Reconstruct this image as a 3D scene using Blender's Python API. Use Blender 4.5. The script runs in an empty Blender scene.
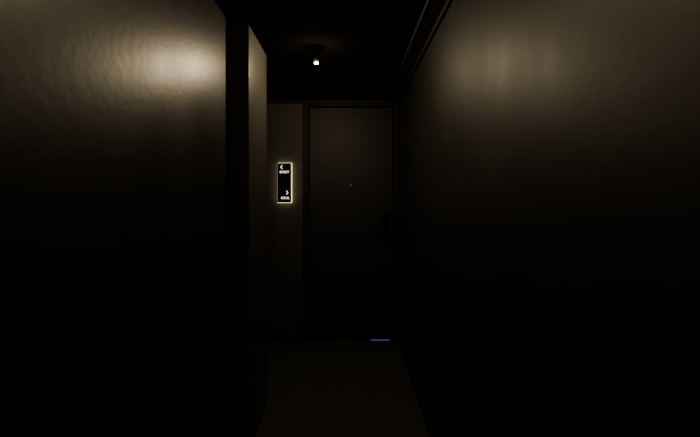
import bpy, bmesh, math
from mathutils import Vector
S=bpy.context.scene
F=389.0; EYE=1.28; XR=0.44; XL=-0.592; D=3.47; H=EYE+0.875

def mat(name,col,rough=0.5,spec=0.5,bump=0.0,scale=40,var=0.25,stretch=(1,1,1),rvar=0.0,detail=6,metal=0,rst=(1,1.6,0.7)):
    m=bpy.data.materials.new(name); m.use_nodes=True
    n=m.node_tree.nodes; l=m.node_tree.links; b=n['Principled BSDF']
    tc=n.new('ShaderNodeTexCoord'); mp=n.new('ShaderNodeMapping'); mp.inputs['Scale'].default_value=stretch
    l.new(tc.outputs['Object'],mp.inputs['Vector'])
    no=n.new('ShaderNodeTexNoise'); no.inputs['Scale'].default_value=scale; no.inputs['Detail'].default_value=detail
    l.new(mp.outputs[0],no.inputs['Vector'])
    cr=n.new('ShaderNodeMix'); cr.data_type='RGBA'
    cr.inputs[6].default_value=(*[c*(1-var) for c in col],1); cr.inputs[7].default_value=(*[c*(1+var) for c in col],1)
    l.new(no.outputs[0],cr.inputs[0]); l.new(cr.outputs[2],b.inputs['Base Color'])
    b.inputs['Roughness'].default_value=rough; b.inputs['Specular IOR Level'].default_value=spec; b.inputs['Metallic'].default_value=metal
    if rvar:
        n2=n.new('ShaderNodeTexNoise'); n2.inputs['Scale'].default_value=2.5; n2.inputs['Detail'].default_value=5
        mp2=n.new('ShaderNodeMapping'); mp2.inputs['Scale'].default_value=rst; l.new(tc.outputs['Object'],mp2.inputs[0]); l.new(mp2.outputs[0],n2.inputs['Vector'])
        mr=n.new('ShaderNodeMapRange'); mr.inputs[1].default_value=0.3; mr.inputs[2].default_value=0.7
        mr.inputs[3].default_value=rough-rvar; mr.inputs[4].default_value=rough+rvar
        l.new(n2.outputs[0],mr.inputs[0]); l.new(mr.outputs[0],b.inputs['Roughness'])
    if bump:
        bp=n.new('ShaderNodeBump'); bp.inputs['Strength'].default_value=bump; bp.inputs['Distance'].default_value=0.01
        l.new(no.outputs[0],bp.inputs['Height']); l.new(bp.outputs[0],b.inputs['Normal'])
    return m
def emis(name,col,st):
    m=bpy.data.materials.new(name); m.use_nodes=True; b=m.node_tree.nodes['Principled BSDF']
    b.inputs['Base Color'].default_value=(*col,1); b.inputs['Emission Color'].default_value=(*col,1); b.inputs['Emission Strength'].default_value=st
    return m

WALL=mat('charcoal_satin_paint',(0.008,0.0077,0.0070),0.40,0.95,0.06,34,0.2,rvar=0.03)
WALLR=mat('charcoal_brushed_plaster',(0.009,0.0086,0.0079),0.50,0.42,0.05,34,0.25,rvar=0.04,rst=(1,1.8,0.8))
PILLAR=mat('pillar_plaster_lit',(0.050,0.047,0.040),0.42,1.0,0.05,50,0.2)  # colour lightened so the pillar's side reads as lit; front is covered dark
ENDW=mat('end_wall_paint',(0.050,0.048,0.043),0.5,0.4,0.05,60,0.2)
CEIL=mat('ceiling_black_paint',(0.0014,0.0013,0.0012),0.95,0.0,0.0,80)
CARPET=mat('dark_carpet',(0.070,0.069,0.064),0.95,0.1,0.9,120,0.7)
WOOD=mat('black_stained_wood',(0.012,0.0115,0.0106),0.5,0.35,0.14,9,0.6,(1.2,1,14))
TRIM=mat('black_trim_paint',(0.008,0.0077,0.007),0.55,0.25,0.03,50)
METAL=mat('black_metal',(0.0012,0.0012,0.0012),0.7,0.05,0,50)
PANEL=mat('black_sign_acrylic',(0.004,0.004,0.004),0.3,0.3)
HALO=emis('led_edge_glow',(1.0,0.80,0.44),3.4)
LETTER=emis('lit_letters',(1.0,0.95,0.85),1.6)
LENS=emis('lamp_lens',(1.0,0.68,0.36),3.5)
BLUE=emis('blue_light_through_gap',(0.2,0.25,1.0),0.2)

def box(name,x0,x1,y0,y1,z0,z1,m,parent=None,bev=0.0):
    bm=bmesh.new(); bmesh.ops.create_cube(bm,size=1)
    c=Vector(((x0+x1)/2,(y0+y1)/2,(z0+z1)/2))
    for v in bm.verts: v.co=Vector((v.co.x*(x1-x0),v.co.y*(y1-y0),v.co.z*(z1-z0)))
    if bev: bmesh.ops.bevel(bm,geom=bm.edges[:],offset=bev,segments=3,profile=0.5,affect='EDGES')
    me=bpy.data.meshes.new(name); bm.to_mesh(me); bm.free(); me.materials.append(m)
    o=bpy.data.objects.new(name,me); S.collection.objects.link(o); o.location=c
    if parent: o.parent=parent
    return o
def cyl(name,r0,r1,depth,loc,rot,m,parent=None,seg=48,cap=True):
    bm=bmesh.new(); bmesh.ops.create_cone(bm,cap_ends=cap,segments=seg,radius1=r0,radius2=r1,depth=depth)
    me=bpy.data.meshes.new(name); bm.to_mesh(me); bm.free(); me.materials.append(m)
    for p in me.polygons: p.use_smooth=len(p.vertices)==4
    o=bpy.data.objects.new(name,me); S.collection.objects.link(o); o.location=loc; o.rotation_euler=rot
    if parent: o.parent=parent
    return o
def empty(name):
    o=bpy.data.objects.new(name,None); S.collection.objects.link(o); return o

# ---- room shell
YB=-1.6; PX=-0.50; P0=1.96; P1=2.39; XS=-2.2
box('floor',XS,XR+0.1,YB,D+0.1,-0.1,0,CARPET)
box('ceiling',XS,XR+0.1,YB,D+0.1,H,H+0.1,CEIL)
box('wall_right',XR,XR+0.1,YB,D,0,H,WALLR)
box('wall_left',XL-0.12,XL,YB,P0,0,H,WALL)
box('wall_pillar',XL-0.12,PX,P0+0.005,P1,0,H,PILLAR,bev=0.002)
box('pillar_front_shade',XL-0.01,PX-0.0005,P0,P0+0.006,0,H,TRIM)  # added dark sheet, puts the shade on the pillar's front into colour
box('wall_passage',XS,XL-0.12,P1-0.1,P1,0,H,WALL)
box('wall_passage_end',XS-0.1,XS,P1-0.1,D,0,H,WALL)
box('wall_back',XL-0.12,XR+0.1,YB-0.1,YB,0,H,WALL)
# door opening
dx0=(309-348)/112; dx1=(393-348)/112
fx0=(303-348)/112
dh=EYE+(198-107)/112
box('wall_end',XS,fx0,D,D+0.12,0,H,ENDW)
we=box('wall_end_lintel',fx0,XR,D,D+0.12,dh+0.02,H,TRIM)
box('trim_right',XR-0.095,XR,YB,D-0.026,H-0.025,H,TRIM,bev=0.004)
box('trim_right_bead',XR-0.018,XR,YB,D-0.026,H-0.05,H-0.025,TRIM,bev=0.004)
box('trim_end',XS,XR-0.095,D-0.012,D,H-0.035,H,TRIM,bev=0.003)
box('baseboard_end',XS,fx0,D-0.012,D,0,0.05,TRIM,bev=0.003)
# frame
fr=empty('door_frame')
box('jamb_left',fx0,dx0,D-0.025,D+0.1,0,dh+0.02,TRIM,fr,0.003)
box('jamb_right',dx1,XR,D-0.025,D+0.1,0,dh+0.02,TRIM,fr,0.003)
box('head',dx0,dx1,D-0.025,D+0.1,dh,dh+0.02,TRIM,fr,0.003)
# door
dr=empty('door_1')
box('leaf',dx0+0.003,dx1-0.003,D+0.015,D+0.06,0.012,dh-0.003,WOOD,dr,0.002)
# lever handle w/ lock plate
hx=(386-348)/112; hz=EYE-(233-198)/112
box('lock_plate',hx-0.028,hx+0.028,D+0.003,D+0.0155,hz-0.13,hz+0.18,METAL,dr,0.004)
cyl('lever_neck',0.011,0.011,0.055,(hx,D-0.022,hz),(math.pi/2,0,0),METAL,dr,24)
box('lever',hx-0.11,hx+0.014,D-0.058,D-0.040,hz-0.011,hz+0.011,METAL,dr,0.005)
cyl('thumb_turn',0.016,0.014,0.02,(hx,D-0.006,hz-0.08),(math.pi/2,0,0),METAL,dr,24)
cyl('peephole',0.008,0.007,0.008,((351-348)/112,D+0.012,EYE+13/112),(math.pi/2,0,0),mat('brass_peephole',(0.3,0.27,0.22),0.4,0.5,metal=1),dr,24)
box('gap_light',(371-348)/112,(390-348)/112,D+0.02,D+0.05,0.001,0.0115,BLUE,dr)

# ---- sign
sg=empty('wall_sign')
sx0=(278.5-348)/112; sx1=(292-348)/112; sz0=EYE-(202.5-198)/112; sz1=EYE+(198-163.5)/112
box('light_box',sx0-0.002,sx1+0.002,D-0.034,D-0.012,sz0-0.002,sz1+0.002,HALO,sg,0.002)
box('mount',sx0+0.02,sx1-0.02,D-0.012,D,sz0+0.04,sz1-0.04,METAL,sg)
box('face',sx0,sx1,D-0.044,D-0.0342,sz0,sz1,PANEL,sg,0.002)
def text(s,x,z,size,nm):
    c=bpy.data.curves.new(nm,'FONT'); c.body=s; c.size=size; c.align_x='CENTER'; c.align_y='CENTER'; c.extrude=0.001; c.offset=0.0003; c.space_character=1.12
    t=bpy.data.objects.new(nm,c); S.collection.objects.link(t)
    dg=bpy.context.evaluated_depsgraph_get(); me=bpy.data.meshes.new_from_object(t.evaluated_get(dg))
    bpy.data.objects.remove(t); me.materials.clear(); me.materials.append(LETTER)
    o=bpy.data.objects.new(nm,me); S.collection.objects.link(o); o.location=(x,D-0.0452,z); o.rotation_euler=(math.pi/2,0,0); o.parent=sg
def chev(x,z,s,d,nm):
    bm=bmesh.new(); w=0.005
    pts=[(d*s*.6,s),(-d*0.4*s,0),(d*s*.6,-s)]
    inner=[(p[0]+d*w*1.4,p[1]) for p in pts]
    a=[bm.verts.new((p[0],0,p[1])) for p in pts]; b=[bm.verts.new((p[0],0,p[1])) for p in inner]
    for i in range(2): bm.faces.new((a[i],a[i+1],b[i+1],b[i]))
    r=bmesh.ops.extrude_face_region(bm,geom=bm.faces[:])
    for v in [g for g in r['geom'] if isinstance(g,bmesh.types.BMVert)]: v.co.y-=0.002
    me=bpy.data.meshes.new(nm); bm.to_mesh(me); bm.free(); me.materials.append(LETTER)
    o=bpy.data.objects.new(nm,me); S.collection.objects.link(o); o.location=(x,D-0.0442,z); o.parent=sg
cx=(sx0+sx1)/2
text('SPIRIT',cx,EYE+(198-172.5)/112,0.028,'text_spirit')
text('SOUL',cx+0.008,EYE+(198-198)/112,0.028,'text_soul')
chev(cx-0.030,EYE+(198-167.5)/112,0.016,1,'arrow_left')
chev(cx+0.030,EYE+(198-192.7)/112,0.016,-1,'arrow_right')

# ---- ceiling spotlights, plus an added fill spot behind the camera
def spot(x,y,drop,energy,aim,size=0,blend=1.0,col=(1.0,0.78,0.47),nm='ceiling_spot_or_fill'):
    e=empty(nm); e.location=(x,y,H)
    lz=-drop
    d=(Vector(aim)-Vector((x,y,H+lz))).normalized()
    q=d.to_track_quat('-Z','Y').to_euler()
    piv=Vector((0,0,lz))-d*0.05
    cyl('ceiling_plate',0.018,0.018,0.006,(0,0,-0.003),(0,0,0),METAL,e)
    cyl('stem',0.004,0.004,abs(piv.z),(piv.x,piv.y,piv.z/2),(0,0,0),METAL,e,16)
    cyl('lamp_head',0.016,0.013,0.06,piv+d*0.015,q,METAL,e)
    cyl('lens',0.011,0.011,0.003,piv+d*0.0475,q,LENS,e,32)
    L=bpy.data.lights.new('lamp','SPOT' if size else 'POINT'); L.energy=energy
    if size: L.spot_size=size; L.spot_blend=blend
    L.shadow_soft_size=0.012; L.color=col
    o=bpy.data.objects.new('lamp',L); S.collection.objects.link(o); o.location=piv+d*0.066; o.rotation_euler=q; o.parent=e
spot(-0.183,2.24,0.100,9,(-0.13,2.12,1.55))
spot(-0.08,1.15,0.08,5,(-0.08,1.1,0))
spot(-0.08,-0.7,0.08,12,(-0.10,D,1.15),math.radians(26),1.0,(1.0,0.90,0.72))  # unseen fill lamp, added to brighten the end door from the front

w=bpy.data.worlds.new('World'); S.world=w; w.use_nodes=True
w.node_tree.nodes['Background'].inputs[0].default_value=(0.6,0.5,0.4,1); w.node_tree.nodes['Background'].inputs[1].default_value=0.002

c=bpy.data.cameras.new('Camera'); c.sensor_width=36; c.lens=36*F/700; c.shift_x=2/700; c.shift_y=-20.5/700; c.clip_start=0.02
co=bpy.data.objects.new('Camera',c); S.collection.objects.link(co); co.location=(0,0,EYE); co.rotation_euler=(math.pi/2,0,0)
S.camera=co
